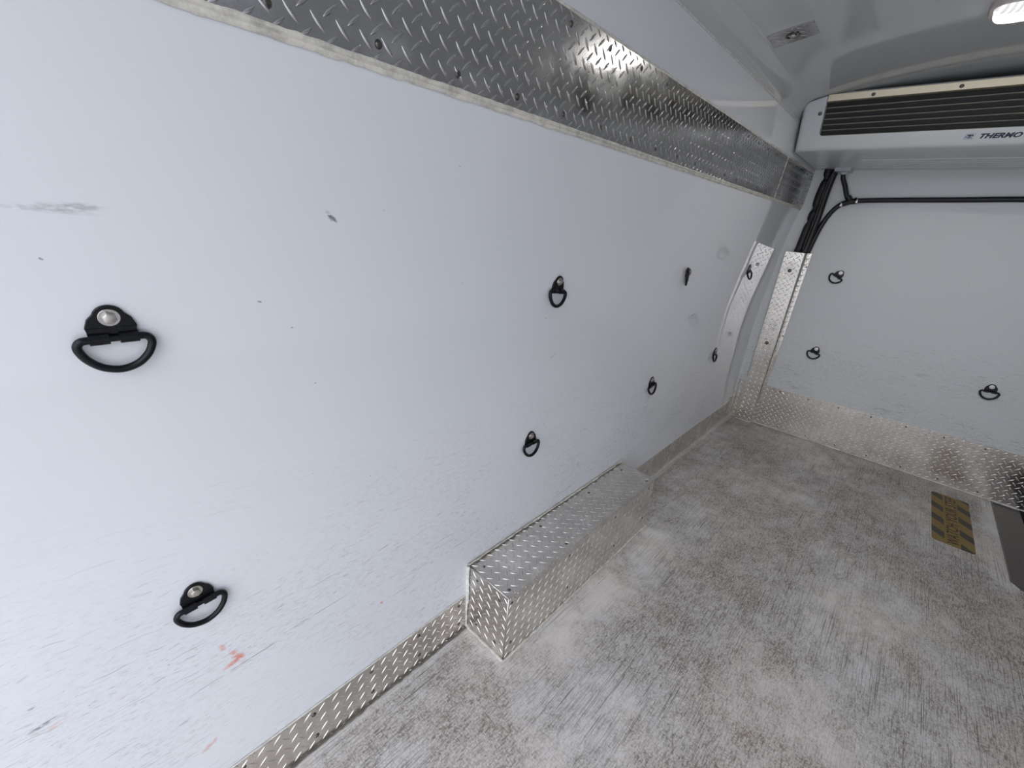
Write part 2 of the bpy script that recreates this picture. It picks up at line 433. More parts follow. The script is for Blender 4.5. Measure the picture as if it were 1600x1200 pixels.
_screw = None
def screw(p, axis, parent, name='screw', r=.0042):
    global _screw
    if _screw is None:
        g = G(); g.dome((0, 0, 0), (0, 0, 1), .0042, .0022, 12, 4); g.cyl((0, 0, .0), (0, 0, 1), .0052, .0050, .0005, 14)
        _screw = g.build('screw', 'screw', None); me = _screw.data; bpy.data.objects.remove(_screw); _screw = me
        me.polygons.foreach_set('use_smooth', [True]*len(me.polygons)); me.set_sharp_from_angle(angle=.7)
    o = bpy.data.objects.new(name, _screw); COL.objects.link(o); o.parent = parent
    q = Vector(axis).to_track_quat('Z', 'Y')
    pm = parent.matrix_world.inverted() if parent.type == 'EMPTY' else Matrix.Identity(4)
    o.matrix_local = pm @ Matrix.LocRotScale(Vector(p), q, Vector((r/.0042,)*3))
    return o

# ------------------------------------------------------------------ setting
PROF = [(.000, 0), (-.005, .14), (-.009, .28), (-.009, .45), (-.008, .62), (-.002, .78), (.008, .91), (.017, 1.02), (.027, 1.13), (.045, 1.26), (.066, 1.376)]
PR = [(p.x, p.z) for p in catmull([(x, 0, z) for x, z in PROF], 5)] + [(.079, 1.557), (.078, 1.706)]
def wall_x(z):
    for (x0, z0), (x1, z1) in zip(PR, PR[1:]):
        if z0 <= z <= z1: return x0 + (x1-x0)*(z-z0)/(z1-z0)
    return PR[-1][0]
def extrude_profile(name, pts, y0, y1, mat, thick=(-.03, 0), parent=None, ang=12):
    n = len(pts); vs = []
    for y in (y0, y1): vs += [(x, y, z) for x, z in pts]
    for y in (y0, y1): vs += [(x+thick[0], y, z+thick[1]) for x, z in pts]
    fs = [(i, i+1, n+i+1, n+i) for i in range(n-1)] + [(2*n+i, 3*n+i, 3*n+i+1, 2*n+i+1) for i in range(n-1)]
    fs += [(i, 2*n+i, 2*n+i+1, i+1) for i in range(n-1)] + [(n+i, n+i+1, 3*n+i+1, 3*n+i) for i in range(n-1)]
    fs += [(0, n, 3*n, 2*n), (n-1, 2*n-1+2*n, 2*n-1, 0)[:0] or (n-1, 3*n-1, 4*n-1, 2*n-1)]
    return sharp(mk(name, vs, fs, mat, parent), ang)

W = 1.70
wl_ = structure(extrude_profile('wall_left', PR, Y0, L, 'wall'))
RP = [(W-x, z) for x, z in PR]
structure(extrude_profile('wall_right', RP, Y0, 2.33, 'wall', (.03, 0)))
hdr = [p for p in RP if p[1] >= 1.60] 
structure(extrude_profile('trim_1', [(W-.0787, 1.60)] + [p for p in RP if p[1] > 1.60], 2.33, L, 'wall', (.03, 0)))
# closed sliding door behind the step
g = G(); g.box((W+.005, 2.30, -.32), (W+.045, L, 1.62)); structure(g.build('door_1', 'door', bevel=.004))

# bulkhead
g = G(); g.box((-.04, L, -.30), (W+.04, L+.03, 1.90)); structure(g.build('wall_front', 'front'))

# ceiling with coved edges
CP = [(.078, 1.706), (.081, 1.728), (.090, 1.750), (.106, 1.767), (.130, 1.779), (.20, 1.792), (.32, 1.806), (.48, 1.818), (.66, 1.826), (.85, 1.829)]
CPs = [(p.x, p.z) for p in catmull([(x, 0, z) for x, z in CP], 4)]
CPs = CPs + [(W-x, z) for x, z in CPs[::-1][1:]]
structure(extrude_profile('ceiling', CPs, Y0, L, 'ceil', (0, .03), ang=25))
def ceil_z(x):
    for (x0, z0), (x1, z1) in zip(CPs, CPs[1:]):
        if x0 <= x <= x1: return z0 + (z1-z0)*(x-x0)/(x1-x0)
# thin pale joint along the crease
j = bead('sealant_joint', (.0795, Y0+.002, 1.7035), (.0795, L-.002, 1.7035), (.2, 0, 1), (1, 0, -.35), .004, .0016, 'sealw', wl_, 5, .1, .03)

# floor with the step cut-out
SX, SY = 1.327, 2.335
g = G()
for a, b in (((-.03, Y0, -.03), (SX, L, 0)), ((SX, Y0, -.03), (W+.03, SY, 0))): g.box(a, b)
vs = [(-.03, Y0, 0), (W+.03, Y0, 0), (W+.03, SY, 0), (SX+.02, SY, 0), (SX, SY+.03, 0), (SX, L, 0), (-.03, L, 0)]
n = len(vs); vs2 = vs + [(x, y, -.03) for x, y, z in vs]
structure(mk('floor', vs2, [tuple(range(n)), tuple(range(n, 2*n))[::-1]] + [(i, (i+1) % n, n+(i+1) % n, n+i) for i in range(n)], 'floor'))
g = G(); g.box((SX+.105, SY+.01, -.30), (W+.005, L, -.28)); g.box((SX+.10, SY+.01, -.30), (SX+.105, L, -.008)); g.box((SX+.10, SY-.002, -.30), (W, SY+.01, -.031))
g.box((SX+.105, L-.006, -.28), (W+.005, L-.0005, -.001)); structure(g.build('trim_2', 'well'))
# outside: pale yard behind the open rear doors
g = G(); g.box((-14, -24, -.62), (16, 12, -.60)); structure(g.build('ground', 'ground'))

# baseboard left: two runs of tread plate either side of the wheel box
BX0, BX1, BW, BH = .675, 1.552, .158, .236
bb = tread_plate('baseboard_left', (0, Y0, .002), (0, 1, 0), (-.036, 0, 1), (1, 0, .036), BX0-Y0-.001, .124, 'diamond', ou=.010, ov=.012)
structure(bb)
for y in [-.36+.143*k for k in range(8)]:
    if y < .66:
        for z in (.105, .034): screw((.0022 - .036*z, y, z), (1, 0, 0), bb, r=.0045)
bead('sealant_bead', (.001-.0045, Y0, .1275), (-.0035, BX0, .1275), (0, 0, 1), (1, 0, 0), .0035, .0022, 'seal', bb, 1, .25)
bead('dirt_line', (.004, Y0, .0015), (.004, BX0, .0015), (1, 0, .3), (.3, 0, 1), .010, .002, 'seald', bb, 2, .6)
bb2 = tread_plate('baseboard_left', (0, BX1, .002), (0, 1, 0), (-.036, 0, 1), (1, 0, .036), 3.055-BX1, .124, 'diamond', ou=.004, ov=.012)
structure(bb2)
bead('sealant_bead', (.004, BX1, .0015), (.004, 3.055, .0015), (1, 0, .2), (.2, 0, 1), .008, .003, 'seal', bb2, 3, .3)
bb3 = tread_plate('baseboard_left', (-.0005, 3.062, .002), (0, 1, 0), (-.036, 0, 1), (1, 0, .036), L-3.062, .150, 'diamond')
structure(bb3)
# bulkhead kick plate
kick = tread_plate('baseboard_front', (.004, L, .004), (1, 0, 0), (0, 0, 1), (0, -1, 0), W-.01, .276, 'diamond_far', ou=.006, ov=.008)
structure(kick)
bead('sealant_bead', (.165, L-.004, .002), (W, L-.004, .002), (0, 1, 0), (0, -.4, 1), .009, .005, 'sealw', kick, 4, .3)
bead('sealant_bead', (.19, L-.001, .2805), (W-.02, L-.001, .2805), (0, 0, 1), (0, -1, 0), .003, .0018, 'sealw', kick, 41, .3)
bead('sealant_bead', (-.004, L-.004, .05), (-.007, L-.004, .286), (1, 0, 0), (.6, -1, 0), .007, .003, 'sealw', kick, 42, .2)
for x in [.26+.16*k for k in range(9)]:
    for z in (.262, .024): screw((x + (.05 if z < .1 else 0), L-.002, z), (0, -1, 0), kick, r=.0038)

# upper tread band
sd = Vector((.013, 0, .181)).normalized(); sn = Vector((.181, 0, -.013)).normalized()
VH = .1815
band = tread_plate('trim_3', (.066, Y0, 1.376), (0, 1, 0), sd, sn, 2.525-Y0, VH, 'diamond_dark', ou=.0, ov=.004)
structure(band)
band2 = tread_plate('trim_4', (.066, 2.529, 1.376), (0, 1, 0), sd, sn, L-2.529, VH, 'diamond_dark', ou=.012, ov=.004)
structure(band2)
for par, ys in ((band, [-.32+.1405*k for k in range(20)]), (band2, [2.60, 2.74, 2.88, 3.02, 3.14])):
    for y in ys:
        for hgt, dy in ((.020, 0), (.163, -.018)):
            p = Vector((.066, y+dy, 1.376)) + sd*hgt + sn*.002
            screw(p, sn, par, r=.0048)
p0 = Vector((.066, 0, 1.376)) - sd*.001
for (a, b, par) in ((Y0, 2.525, band), (2.529, L, band2)):
    bead('sealant_bead', p0+Vector((0, a, 0))-sd*.003, p0+Vector((0, b, 0))-sd*.003, sd, sn, .0155, .004, 'seal', par, 6, .22, .005, True)
p1 = Vector((.066, 0, 1.376)) + sd*(VH+.002)
for (a, b, par) in ((Y0, 2.525, band), (2.529, L, band2)):
    bead('sealant_bead', p1+Vector((0, a, 0)), p1+Vector((0, b, 0)), sd, sn, .007, .003, 'seal', par, 7, .25, .006)
bead('sealant_joint', Vector((.066, 2.527, 1.376))+sn*.001, Vector((.066, 2.527, 1.376))+sd*VH+sn*.001, (0, 1, 0), sn, .006, .003, 'seal', band2, 8, .2)
bead('sealant_joint', Vector((.066, L-.004, 1.376))+sn*.001, Vector((.066, L-.004, 1.376))+sd*VH+sn*.001, (0, 1, 0), sn, .006, .003, 'seal', band2, 9, .2)

rd_ = Vector((-.013, 0, .181)).normalized(); rn_ = Vector((-.181, 0, -.013)).normalized()
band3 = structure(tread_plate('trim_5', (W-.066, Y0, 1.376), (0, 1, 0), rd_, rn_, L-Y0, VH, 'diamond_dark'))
bead('sealant_bead', Vector((W-.066, Y0, 1.376))-rd_*.003, Vector((W-.066, L, 1.376))-rd_*.003, rd_, rn_, .0155, .004, 'seal', band3, 36, .22, .02)
structure(tread_plate('baseboard_right', (W, Y0, .002), (0, 1, 0), (.036, 0, 1), (-1, 0, .036), SY-Y0, .124, 'diamond'))

# ------------------------------------------------------------------ wheel box
wb = thing('wheel_box', 'silver tread-plate box over the wheel arch, on the floor against the left wall', 'wheel box', (0, BX0, 0))
wb_m = Matrix.Translation((0, -BX0, 0))
def under(o, root):
    o.parent = root; o.matrix_parent_inverse = root.matrix_world.inverted(); return o
bpy.context.view_layer.update()
tread_plate('top_panel', (-.006, BX0, BH-.002), (0, 1, 0), (1, 0, 0), (0, 0, 1), BX1-BX0, BW+.006, 'diamond', ou=.014, ov=.009+.006)
top = bpy.data.objects['top_panel']; under(top, wb)
sp = tread_plate('side_panel', (BW-.002, BX0, 0), (0, 1, 0), (0, 0, 1), (1, 0, 0), BX1-BX0, BH-.001, 'diamond', ou=.012, ov=.012); under(sp, wb)
ep = tread_plate('end_panel', (-.004, BX0+.002, 0), (1, 0, 0), (0, 0, 1), (0, -1, 0), BW+.004-.001, BH-.001, 'diamond', ou=.010, ov=.010); under(ep, wb)
e2 = tread_plate('end_panel', (-.004, BX1-.002, 0), (1, 0, 0), (0, 0, 1), (0, 1, 0), BW+.004-.001, BH-.001, 'diamond', ou=.010, ov=.010); under(e2, wb)
# folded edge strips: a rounded bright fold along the upper edges
g = G(); g.tube([(BW-.0018, BX0+.001, BH-.002), (BW-.0018, BX1-.001, BH-.002)], .0019, 10); g.tube([(-.004, BX0+.0015, BH-.0015), (BW-.0015, BX0+.0015, BH-.0015)], .0024, 10)
g.tube([(BW-.0015, BX0+.0015, .002), (BW-.0015, BX0+.0015, BH-.002)], .0022, 10)
under(g.build('folded_edge', 'steel', smooth=True), wb)
under(bead('sealant_bead', (-.006, BX0-.002, BH+.0015), (-.006, BX1, BH+.0015), (1, 0, .5), (.5, 0, 1), .016, .007, 'seal', None, 11, .35, double=True), wb)
under(bead('sealant_bead', (-.004, BX0-.002, .0), (-.005, BX0-.002, BH), (1, 0, 0), (.6, -1, 0), .016, .006, 'sealw', None, 12, .3), wb)
under(bead('sealant_bead', (.0, BX0-.003, .001), (BW+.003, BX0-.003, .001), (0, 1, 0), (0, -.4, 1), .010, .005, 'seal', None, 13, .4), wb)
under(bead('sealant_bead', (BW+.003, BX0-.004, .001), (BW+.003, BX1, .001), (1, 0, 0), (.4, 0, 1), .009, .005, 'seal', None, 14, .4), wb)
for y, z in [(.689, .212), (.702, .05), (.960, .205), (.978, .06), (1.244, .205), (1.283, .05), (1.508, .209), (1.508, .06)]: screw((BW, y, z), (1, 0, 0), wb)
for x, y in [(.029, .704), (.027, .967), (.03, 1.256), (.137, .698), (.136, .965), (.142, 1.508), (.03, 1.50)]: screw((x, y, BH), (0, 0, 1), wb)
for x, z in [(.035, .206), (.125, .205), (.04, .04), (.12, .04)]: screw((x, BX0, z), (0, -1, 0), wb)

# ------------------------------------------------------------------ corner hose cover (leans with the wall)
hc = thing('hose_cover', 'tall bright tread-plate channel standing in the corner, covering the hoses', 'cover', (.1, L, 0))
bpy.context.view_layer.update()
FY = 3.138
def lean(x, z): return x + z*.0245          # the channel leans inwards going up
g = G(); HZ = 1.128
ld = Vector((.0245-.0145, 0, 1))
# front face is a parallelogram slightly wider at its top
o0 = Vector((.050, FY+.002, .003)); wv = Vector((1, 0, 0)); vv = Vector((.010, 0, HZ-.003)).normalized()
fp = tread_plate('front_face', o0, wv, vv, (0, -1, 0), .101, HZ-.003, 'diamond_far', ou=.008, ov=.01); under(fp, hc)
# wedge to the crease, side face and flange
def face_strip(name, P, Q, mat='diamond_far'):
    a, b = P; c, d = Q; vs = []
    for z0, (x0, y0), (x1, y1) in ((.003, a, b), (HZ, c, d)): vs += [(x0, y0, z0), (x1, y1, z0)]
    U = (Vector(vs[1])-Vector(vs[0])); V = Vector(vs[2])-Vector(vs[0]); N = U.cross(V)
    if N.y > 0: N = -N
    return tread_plate(name, Vector(vs[0]), U, V, N, U.length, V.length, mat, th=.0015, ou=.006, ov=.004)
under(face_strip('side_face', ((.151, FY+.001), (.1535, L-.003)), ((.163+.011, FY+.001), (.1765, L-.003))), hc)
under(face_strip('side_face', ((.050, FY+.001), (.050, L-.003)), ((.060, FY+.001), (.060, L-.003))), hc)
under(face_strip('flange', ((.1525, L-.0035), (.170, L-.0035)), ((.1755, L-.0035), (.195, L-.0035))), hc)
for z in (1.05, .62, .15): screw((.165+.02*z, L-.0055, z), (0, -1, 0), hc, r=.004)
for z in (1.02, .56): screw((.10+.01*z, FY-.0002, z), (0, -1, 0), hc, r=.009)
under(bead('sealant_bead', (.052, FY-.002, .001), (.150, FY-.002, .001), (0, 1, 0), (0, -.4, 1), .006, .004, 'sealw', None, 15, .4), hc)

# ------------------------------------------------------------------ tie-down rings
def make_tiedown():
    t = thing('tie_down_ring', 'x', 'tie-down ring', (0, 0, 0))
    # bracket plate outline (local x across, y up, z out of the wall), origin at the bolt
    pts = []
    for a in range(20, 161, 14): pts.append((.0155*math.cos(math.radians(a)), -.001+.0155*math.sin(math.radians(a))))
    pts = [(.0235, -.0115), (.0200, -.0015)] + pts + [(-.0200, -.0015), (-.0235, -.0115), (-.0215, -.0215), (.0215, -.0215)]
    g = G(); g.prism(pts, (0, 0, 0), (1, 0, 0), (0, 1, 0), (0, 0, 1), 0, .0042)
    br = g.build('bracket', 'black', t, bevel=.0009)
    g = G(); hl = .0225                                             # rolled barrels around the pin with a gap between
    for x0, x1 in ((-hl, -.0046), (.0046, hl)):
        vs = []; n = 18
        g.cyl((x0, -.0245, .0070), (1, 0, 0), .0066, .0066, x1-x0, 20)
        g.box((x0, -.0245, .0002), (x1, -.012, .0050))
    g.box((-.0046, -.0300, .0002), (.0046, -.0190, .0022))
    sharp(g.build('barrel', 'black', br), 40)
    g = G(); g.cyl((0, 0, .0042), (0, 0, 1), .0106, .0100, .0014, 32)
    ws = g.build('washer', 'steel', t, bevel=.0003)
    g = G(); g.cyl((0, 0, .0056), (0, 0, 1), .0069, .0069, .0045, 6); g.cyl((0, 0, .0101), (0, 0, 1), .0060, .0048, .0006, 24)
    g.build('bolt', 'steel', t, bevel=.0005)
    # D ring
    P = [(-.020, -.0), (-.029, -.0005), (-.0335, -.006), (-.0325, -.014), (-.027, -.0245), (-.016, -.0345), (0, -.0390)]
    P = P + [(-x, y) for x, y in P[::-1][1:]]
    q = catmull([(x, y, 0) for x, y in P], 6)
    g = G(); g.tube(q, .0045, 14); g.tube([(-.0205, 0, 0), (.0205, 0, 0)], .0040, 10)
    sharp(g.build('ring', 'black', t, smooth=True, loc=(0, -.0245, .0072)), 60)
    return t
def kids(o): return [c for c in bpy.data.objects if c.parent == o]
def copy_tree(o, parent=None):
    c = o.copy(); COL.objects.link(c)
    if parent is not None: c.parent = parent
    for ch in kids(o): copy_tree(ch, c)
    return c
proto = make_tiedown(); used = False
def place_ring(mw, rot, swing, yaw, label, group, size=1.0):
    global used
    t = copy_tree(proto) if used else proto; used = True
    t.matrix_world = mw @ Matrix.Rotation(math.radians(rot), 4, 'Z') @ Matrix.Scale(size, 4)
    t['label'] = label; t['group'] = group
    for k in kids(t):
        if k.name.startswith('ring'): k.rotation_euler = (-math.radians(swing), 0, 0)
def left_mw(y, z):
    s = (wall_x(z+.02)-wall_x(z-.02))/.04
    uu = Vector((s, 0, 1)).normalized(); nn = Vector((1, 0, -s)).normalized(); xx = uu.cross(nn)
    p = Vector((wall_x(z)+.0003, y, z))
    return Matrix(((xx.x, uu.x, nn.x, p.x), (xx.y, uu.y, nn.y, p.y), (xx.z, uu.z, nn.z, p.z), (0, 0, 0, 1)))
GL = 'black tie-down rings bolted to the left wall'; GF = 'black tie-down rings bolted to the bulkhead'
for y, z, rot, sw, lab in [
    (.0455, 1.046, 0, 3, 'black tie-down ring highest and nearest on the left wall, seen almost face on'),
    (.0630, .585, 5, 5, 'black tie-down ring nearest the bottom left, low on the scuffed wall'),
    (.920, 1.046, -6, 8, 'black tie-down ring in the upper row, left of the one facing sideways'),
    (.905, .586, 2, 8, 'black tie-down ring on the wall just above the wheel box'),
    (1.785, 1.040, -66, 21, 'black tie-down ring in the upper row twisted sideways on the left wall'),
    (1.708, .586, 8, 10, 'black tie-down ring low on the left wall beyond the wheel box'),
    (2.615, 1.042, 5, 22, 'black tie-down ring farthest along the left wall in the upper row, beside the corner channel'),
    (2.492, .590, -15, 12, 'black tie-down ring farthest along the left wall in the lower row')]:
    place_ring(left_mw(y, z), rot, sw, 0, lab, GL)
for x, z, rot, lab in [(.362, 1.040, -28, 'upper black tie-down ring on the bulkhead, hanging askew'),
                       (.372, .584, -12, 'lower black tie-down ring on the bulkhead, right of the corner channel'),
                       (1.134, .583, 2, 'black tie-down ring at the far right of the bulkhead')]:
    place_ring(Matrix(((1, 0, 0, x), (0, 0, -1, L-.0003), (0, 1, 0, z), (0, 0, 0, 1))), rot, 6, 0, lab, GF)

# ------------------------------------------------------------------ evaporator unit under the ceiling
AX0, AX1 = .089, 1.611
ac = thing('cooling_unit', 'white refrigeration evaporator unit fixed under the ceiling against the bulkhead', 'cooling unit', (.85, L, 1.58))
bpy.context.view_layer.update()
TZ = 1.778; BZ = 1.583
def fy(z): return 2.50 + (TZ-z)*.30          # the face leans back going down
def front_prof(z0, z1, rnd=False):
    pts = [(fy(z1), z1)]
    if rnd:
        c0 = z0+.016
        pts.append((fy(c0), c0)); pts += [(fy(c0)+.002+.018*(1-math.cos(a)), c0-.016*math.sin(a)) for a in (.3, .6, .9, 1.2, 1.57)]
    else: pts.append((fy(z0), z0))
    return pts
g = G()
GX0 = .176; GX1 = 1.70-.176; GZ = 1.640                              # grille opening
def xslab(x0, x1, prof): g.prism(prof, (0, 0, 0), (0, 1, 0), (0, 0, 1), (1, 0, 0), x0, x1)
# end caps: rounded outer corner made of thin slabs
def endcap(sgn):
    def X(x): return x if sgn > 0 else 1.70-x
    N = 9; vs = []; rows = []
    stations = [(AX0, .030), (AX0+.001, .018), (AX0+.005, .009), (AX0+.012, .003), (AX0+.024, 0), (GX0-.012, 0), (GX0, 0)]
    for x, back in stations:
        zt = min(ceil_z(x)-.003, 1.788)
        prof = [(L-.002, zt)] + [(y+back, z) for y, z in front_prof(BZ, zt, True)] + [(L-.002, 1.577)]
        rows.append([(X(x), y, z) for y, z in prof])
    m = len(rows[0]); vs = [p for r in rows for p in r]
    fs = [(r*m+k, r*m+(k+1) % m, (r+1)*m+(k+1) % m, (r+1)*m+k) for r in range(len(rows)-1) for k in range(m)]
    fs += [tuple(range(m)), tuple(range((len(rows)-1)*m, len(rows)*m))]
    g.add(vs, fs)
endcap(1); endcap(-1)
# bottom rail with rounded lower edge, running into the underside pan
rail = front_prof(BZ, GZ, True) + [(2.62, 1.5765), (L-.002, 1.5765), (L-.002, 1.5865), (2.62, 1.590), (fy(GZ)+.03, GZ-.004)]
xslab(GX0, GX1, rail)
# rounded filler in the lower corners of the opening
for sgn in (1, -1):
    poly = [(0, 0), (.016, 0)] + [(.016-.016*math.sin(a), .016-.016*math.cos(a)) for a in (.3, .6, .9, 1.2)] + [(0, .016)]
    bx = GX0 if sgn > 0 else GX1
    g.prism(poly, (bx, fy(GZ), GZ), (sgn, 0, 0), Vector((0, -.30, 1)).normalized(), (0, 1, 0), 0, .02)
# top skin
g.box((GX0, 2.515, 1.792), (GX1, L-.002, 1.798))
hs = g.build('housing', 'housing'); sharp(hs, 30); under(hs, ac)
# ribs on the underside
g = G()
for k in range(5):
    y = 2.80+.062*k; g.box((.33, y, 1.5725), (1.40, y+.018, 1.578))
under(g.build('underside_rib', 'housing', bevel=.002), ac)
# yellowed metal rail across the top of the opening
g = G(); g.prism([(fy(1.79)-.001, 1.790), (fy(1.766)-.001, 1.7655), (fy(1.766)+.010, 1.7620), (fy(1.766)+.012, 1.790)], (0, 0, 0), (0, 1, 0), (0, 0, 1), (1, 0, 0), GX0+.002, GX1-.002)
rl = g.build('top_rail', 'brass', bevel=.001); under(rl, ac)
for x in (.336, .60, .85, 1.10, 1.364): screw((x, fy(1.777)-.001, 1.777), (0, -1, -.1), ac, 'rail_screw', .006)
for x in (.161, 1.70-.161): screw((x, fy(1.724), 1.724), (0, -1, -.2), ac, 'screw', .0065)
# coil behind the opening
g = G(); g.prism([(fy(1.79)+.030, 1.790), (fy(GZ)+.030, GZ-.006), (fy(GZ)+.05, GZ-.006), (fy(1.79)+.05, 1.79)], (0, 0, 0), (0, 1, 0), (0, 0, 1), (1, 0, 0), GX0-.002, GX1+.002)
under(g.build('coil', 'coil'), ac)
for k in range(6):
    z = GZ+.002 + k*.0205; g = G()
    g.prism([(fy(z)+.014, z), (fy(z)+.012, z+.0022), (fy(z)+.032, z+.0026), (fy(z)+.032, z)], (0, 0, 0), (0, 1, 0), (0, 0, 1), (1, 0, 0), GX0-.001, GX1+.001)
    under(g.build('coil_slat', 'fin'), ac)
# lettering and square emblem on the bottom rail
def text_mesh(name, s, size, mat, mw, parent, shear=0.0, sx=1.0, ext=.0004, bold=0.0, fx=0):
    cu = bpy.data.curves.new(name, 'FONT'); cu.body = s; cu.size = size; cu.shear = shear; cu.extrude = ext; cu.offset = bold; cu.space_character = 1.04
    tmp = bpy.data.objects.new(name, cu); COL.objects.link(tmp); bpy.context.view_layer.update()
    me = bpy.data.meshes.new_from_object(tmp.evaluated_get(bpy.context.evaluated_depsgraph_get()))
    bpy.data.objects.remove(tmp); bpy.data.curves.remove(cu)
    me.materials.clear(); me.materials.append(M[mat])
    o = bpy.data.objects.new(name, me); COL.objects.link(o)
    if fx:
        wdt = max(v.co.x for v in me.vertices); sx = fx/wdt
    me.transform(Matrix.Diagonal((sx, 1, 1, 1)))
    o.matrix_world = mw
    if parent: under(o, parent)
    return o
def face_mw(x, z, off=.0004):
    vy = Vector((0, -.30, 1)).normalized(); vn = Vector((0, -1, -.30)).normalized(); vx = Vector((1, 0, 0))
    p = Vector((x, fy(z), z)) + vn*off
    return Matrix(((vx.x, vy.x, vn.x, p.x), (vx.y, vy.y, vn.y, p.y), (vx.z, vy.z, vn.z, p.z), (0, 0, 0, 1)))
text_mesh('lettering', 'THERMO KING', .0215, 'ink', face_mw(.7015, 1.6085), ac, .35, 1.0, .0003, .0011, .192)
g = G()
def sq(x0, y0, x1, y1, s=.28, z0=0, z1=.0005):
    g.add([(x0+s*y0, y0, z0), (x1+s*y0, y0, z0), (x1+s*y1, y1, z0), (x0+s*y1, y1, z0), (x0+s*y0, y0, z1), (x1+s*y0, y0, z1), (x1+s*y1, y1, z1), (x0+s*y1, y1, z1)],
          [(0,3,2,1),(4,5,6,7),(0,1,5,4),(1,2,6,5),(2,3,7,6),(3,0,4,7)])
E_ = .0215
for a in ((0, 0, E_+.004, .0008), (0, .0182, E_+.004, .019), (0, 0, .0008, .019), (E_+.0032, 0, E_+.004, .019)): sq(*a)
em = g.build('emblem', 'inkb'); em.matrix_world = face_mw(.661, 1.6065); under(em, ac)
g = G(); sq(.004, .0125, .0215, .0160); sq(.0110, .003, .0150, .0125)
e2_ = g.build('emblem_letter', 'ink'); e2_.matrix_world = face_mw(.661, 1.6065, .0008); under(e2_, ac)
g = G(); sq(.0020, .003, .0042, .0120); sq(.0042, .0065, .0080, .0085); sq(.0072, .003, .0092, .0120)
sq(.0165, .003, .0185, .0120); sq(.0185, .0100, .0225, .0120); sq(.0185, .0065, .0215, .0082); sq(.0185, .003, .0225, .0048)
e3_ = g.build('emblem_letter', 'inkb'); e3_.matrix_world = face_mw(.661, 1.6065, .0008); under(e3_, ac)
# drain cup under the pan
g = G(); g.box((.190, 3.060, 1.560), (.262, 3.150, 1.578)); g.cyl((.229, 3.110, 1.561), (0, 0, -1), .020, .015, .014, 24)
under(sharp(g.build('drain_cup', 'clear_pl', bevel=.002), 40), ac)
g = G(); g.box((.118, 3.02, 1.5735), (.165, 3.03, 1.577)); under(g.build('pan_tab', 'housing'), ac)

# ------------------------------------------------------------------ hoses in the corner
HY = 3.138
hb = thing('hose_bundle', 'black wrapped refrigerant hose bundle running up the corner into the cooling unit', 'hose', (.13, HY, 1.0))
bpy.context.view_layer.update()
lump = catmull([(x, HY+.004, z) for x, z in [(.150, 1.578), (.152, 1.545), (.150, 1.511), (.143, 1.436), (.142, 1.373), (.135, 1.304), (.127, 1.191), (.120, 1.130)]], 10)
ties = (1.530, 1.372, 1.300)
def lump_r(t):
    i = int(round(t*(len(lump)-1))); z = lump[i].z
    r = .0205
    for tz in ties: r -= .0085*math.exp(-((z-tz)/.014)**2)
    return r
g = G(); g.tube(lump, lump_r, 20); under(g.build('wrapped_hose', 'wrap', smooth=True), hb)
rt = catmull([(x-.004, HY+.004, z) for x, z in [(.186, 1.578), (.185, 1.560), (.180, 1.511), (.176, 1.445), (.174, 1.348), (.171, 1.285), (.166, 1.196), (.160, 1.130)]], 8)
g = G(); g.tube(rt, lambda t: .0155+.003*t if t > .15 else .0125+.02*t, 16); under(g.build('smooth_hose', 'rubber', smooth=True), hb)
cb_ = catmull([(.186, HY-.016, 1.578), (.172, HY-.020, 1.53), (.166, HY-.020, 1.48), (.163, HY-.020, 1.40), (.158, HY-.020, 1.30), (.150, HY-.019, 1.20), (.145, HY-.004, 1.131)], 6)
g = G(); g.tube(cb_, .0026, 8); under(g.build('cable', 'pipe', smooth=True), hb)
for tz in ties:
    p = min(lump, key=lambda q: abs(q.z-tz)); g = G()
    g.cyl((p.x, p.y, tz-.0022), (0, 0, 1), .0142, .0142, .0044, 20); g.box((p.x-.003, p.y-.0165, tz-.003), (p.x+.003, p.y-.011, tz+.003))
    under(g.build('cable_tie', 'rubber'), hb)
dh = thing('drain_hose', 'black drain hose crossing the bulkhead below the cooling unit, with a tee joint', 'hose', (.30, HY, 1.42))
bpy.context.view_layer.update()
HR = .0125
path = catmull([(x, HY+.015, z) for x, z in [(.172, 1.131), (.180, 1.19), (.189, 1.25), (.204, 1.311), (.226, 1.364), (.256, 1.400), (.296, 1.4165), (.342, 1.424), (.489, 1.432), (.729, 1.441), (.939, 1.450), (1.25, 1.455), (1.45, 1.44)]], 8)
g = G(); g.tube(path, HR, 14); under(g.build('long_hose', 'rubber', smooth=True), dh)
dr = catmull([(.229, 3.110, 1.555), (.233, 3.118, 1.53), (.252, 3.136, 1.49), (.268, HY+.012, 1.450), (.285, HY+.013, 1.424)], 8)
g = G(); g.tube(dr, .0112, 14); under(g.build('drop_hose', 'rubber', smooth=True), dh)
g = G(); g.tube([(.258, HY+.013, 1.402), (.296, HY+.013, 1.4175), (.330, HY+.013, 1.4225)], .0145, 14); g.tube([(.296, HY+.013, 1.4175), (.277, HY+.012, 1.444)], .0135, 14)
g.dome((.316, HY+.010, 1.433), (.2, -.3, 1), .006, .006)
under(sharp(g.build('tee_joint', 'rubber', smooth=True), 50), dh)
for x, z, d in ((.260, 1.4025, Vector((.9, 0, .4))), (.326, 1.4225, Vector((1, 0, .12)))):
    g = G(); d.normalize(); g.tube([Vector((x, HY+.013, z))-d*.003, Vector((x, HY+.013, z))+d*.003], .0150, 16)
    g.box((x-.004, HY-.008, z-.012), (x+.004, HY+.001, z-.004))
    under(sharp(g.build('hose_clamp', 'steel', smooth=True), 40), dh)

